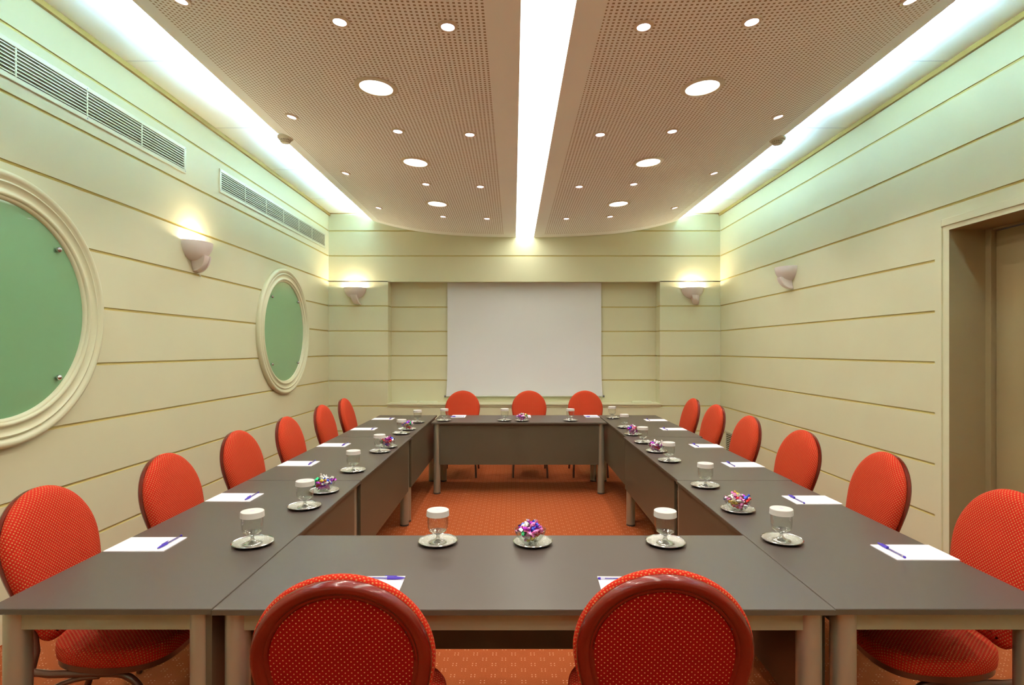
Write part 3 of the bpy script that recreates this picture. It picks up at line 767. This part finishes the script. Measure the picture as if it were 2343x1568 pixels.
for x, y, s in SET:
    X, Y = px(x, y, RIM); r = random.uniform(0, 6.28); dx = random.uniform(-0.006, 0.006)
    place(sa0, (X, Y, TZ), r, 'silver saucer under the glass %s' % s)
    place(go0, (X - 0.0 + dx, Y + 0.004, TZ + 0.0031), r, 'lidded stemmed glass %s' % s)
    place(li0, (X + dx, Y + 0.004, TZ + 0.0031 + 0.1045), random.uniform(-0.4, 0.4), 'white paper lid on the glass %s' % s)

# candy bowls
def make_bowl():
    t = thing('candy_bowl', 'x', 'bowl', (0, 0, 0), 0, 'small glass bowls full of candies')
    out = [(0.0005, 0.0), (0.024, 0.0), (0.027, 0.002), (0.038, 0.010), (0.050, 0.024), (0.058, 0.040), (0.0615, 0.054)]
    inn = [(0.0595, 0.0545), (0.056, 0.041), (0.048, 0.026), (0.036, 0.0125), (0.022, 0.005), (0.0005, 0.004)]
    MB().lathe(out + inn, 40).build('glass_shell', 'bowlglass', t, smooth=True, autosmooth=80)
    MB().lathe([(0.0595, 0.0535), (0.0605, 0.0560), (0.0625, 0.0550), (0.0615, 0.0525), (0.0595, 0.0535)], 40).build('rim', 'glass', t, smooth=True, autosmooth=90)
    return t
bo0 = make_bowl()
def candy_mesh(name, mat, seed):
    rnd = random.Random(seed); mb = MB(); rings = []
    for k in range(7):
        u = -1 + 2 * k / 6; r = 0.0085 * math.sqrt(max(0.08, 1 - (u * 0.93) ** 2))
        rings.append([(0.0125 * u, r * (1 + rnd.uniform(-.12, .12)) * math.cos(2 * PI * i / 9), r * (1 + rnd.uniform(-.12, .12)) * math.sin(2 * PI * i / 9)) for i in range(9)])
    for s in (-1, 1):
        end = [(s * 0.0235 + rnd.uniform(-.002, .002), (0.0085 if i % 2 else 0.0052) * math.cos(2 * PI * i / 9), 0.0085 * math.sin(2 * PI * i / 9)) for i in range(9)]
        if s > 0: rings.append([(0.0145, 0.0022 * math.cos(2 * PI * i / 9), 0.0022 * math.sin(2 * PI * i / 9)) for i in range(9)]); rings.append(end)
        else: rings.insert(0, [(-0.0145, 0.0022 * math.cos(2 * PI * i / 9), 0.0022 * math.sin(2 * PI * i / 9)) for i in range(9)]); rings.insert(0, end)
    mb.loft(rings, True, True, True)
    return mb.build(name, mat)
cand = {}
for i, k in enumerate(foil):
    cand[k] = candy_mesh('wrapped_candy', 'foil_' + k, i)
cused = set()
BOWLS = [(1219, 1238, -0.010, 'the bowl in the middle of the near table'), (742, 1121.5, -0.004, 'the left row bowl nearest the camera'), (886, 1020.8, 0, 'the middle bowl of the left row'),
         (933, 981, 0, 'the farthest bowl of the left row'), (1194.8, 961.5, 0, 'the far table bowl'), (1688, 1164, 0, 'the right row bowl nearest the camera'),
         (1502, 1031, 0, 'the middle bowl of the right row'), (1448.4, 993, 0, 'the farthest bowl of the right row')]
keys = ['purple', 'purple', 'pink', 'pink', 'red', 'silver', 'silver', 'silver', 'blue', 'green', 'gold', 'silver']
for bi, (x, y, dx, s) in enumerate(BOWLS):
    X, Y = px(x, y, RIM)
    place(sa0, (X, Y, TZ), random.uniform(0, 6), 'small silver saucer under %s' % s)
    bx = X + dx
    place(bo0, (bx, Y, TZ + 0.0031), 0, 'small clear glass candy bowl, ' + s.replace('the ', '', 1))
    for (z, rad, n) in ((0.016, 0.012, 2), (0.027, 0.024, 5), (0.039, 0.036, 8), (0.052, 0.047, 12), (0.063, 0.036, 7), (0.072, 0.015, 3)):
        a0 = random.uniform(0, 6)
        for i in range(n):
            a = a0 + 2 * PI * i / n + random.uniform(-.15, .15); r = rad * random.uniform(0.75, 1.05)
            if n > 7 and i % 3 == 0: r *= 0.45
            k = random.choice(keys); src = cand[k]
            if k in cused: o = src.copy(); COL.objects.link(o)
            else: o = src; cused.add(k)
            o.location = (bx + r * math.cos(a), Y + r * math.sin(a), TZ + 0.003 + z + random.uniform(-.002, .003))
            o.rotation_euler = (random.uniform(0, 6), random.uniform(-.7, .7), a + PI / 2 + random.uniform(-.8, .8))
            tag(o, '%s foil wrapped candy in %s' % (k, s), 'candy', 'candies in ' + s)

# notepads and pens
def make_pad():
    t = thing('notepad', 'x', 'notepad', (0, 0, 0), 0, 'white notepads')
    MB().box(-0.1125, 0.1125, -0.079, 0.079, 0.0, 0.0035).build('sheets', 'paper', t)
    MB().box(-0.1125, 0.1125, 0.0765, 0.0792, 0.0, 0.0038).build('glued_edge', 'paper', t)
    return t
def make_pen():
    t = thing('ballpoint_pen', 'x', 'pen', (0, 0, 0), 0, 'blue capped ballpoint pens')   # along x, cap at -x
    MB().lathe([(0.0038, -0.045), (0.0038, 0.070)], 6, (0, 0, 0.0042), 'x', cap0=True, cap1=True).build('barrel', 'pen_clear', t)
    MB().lathe([(0.0013, -0.05), (0.0013, 0.055)], 8, (0, 0, 0.0042), 'x', cap0=True, cap1=True).build('ink_tube', 'pen_blue', t)
    MB().lathe([(0.0018, -0.078), (0.0034, -0.070), (0.0052, -0.045), (0.0054, -0.020)], 14, (0, 0, 0.0054), 'x', cap0=True, cap1=True).box(-0.052, -0.012, -0.0014, 0.0014, 0.0105, 0.0122).build('cap', 'pen_blue', t, smooth=True)
    MB().lathe([(0.0041, 0.069), (0.0041, 0.075), (0.002, 0.078)], 12, (0, 0, 0.0042), 'x', cap0=True, cap1=True).build('end_plug', 'pen_blue', t, smooth=True)
    return t
pad0, pen0 = make_pad(), make_pen()
def pad(X, Y, rz, lab): place(pad0, (X, Y, TZ), rz, 'white blank notepad ' + lab)
def pen(X, Y, rz, lab): place(pen0, (X, Y, TZ + 0.0036), rz, 'blue capped pen lying on the notepad ' + lab)
LP = [2.213, 2.914, 3.777, 4.51, 5.42, 6.21]; RP = [2.125, 2.865, 3.74, 4.47, 5.41, 6.10]
for i, y in enumerate(LP):
    s = 'on the left table row, %s' % rk[i]; X = -1.427 + 0.001 * i
    pad(X, y, random.uniform(-.02, .02), s); pen(X + 0.083, y + random.uniform(0, .02), PI / 2 + random.uniform(-.05, .05), s)
for i, y in enumerate(RP):
    s = 'on the right table row, %s' % rk[i]; X = 1.494 + 0.006 * i
    pad(X, y, random.uniform(-.03, .03), s); pen(X - 0.078, y + random.uniform(-.005, .02), -PI / 2 + random.uniform(-.05, .05), s)
for x, s in ((-0.622, 'on the far table, leftmost of its three'), (0.115, 'on the far table, behind its candy bowl'), (0.885, 'on the far table, rightmost of its three')):
    pad(x, 6.455, PI / 2, s); pen(x - 0.01, 6.375, 0, s)
pad(-0.4375, 1.785, PI / 2 + 0.02, 'at the near table behind the left chair'); pen(-0.435, 1.872, PI - 0.03, 'at the near table behind the left chair')
pad(0.355, 1.782, PI / 2 - 0.03, 'at the near table behind the right chair'); pen(0.355, 1.868, PI - 0.02, 'at the near table behind the right chair')
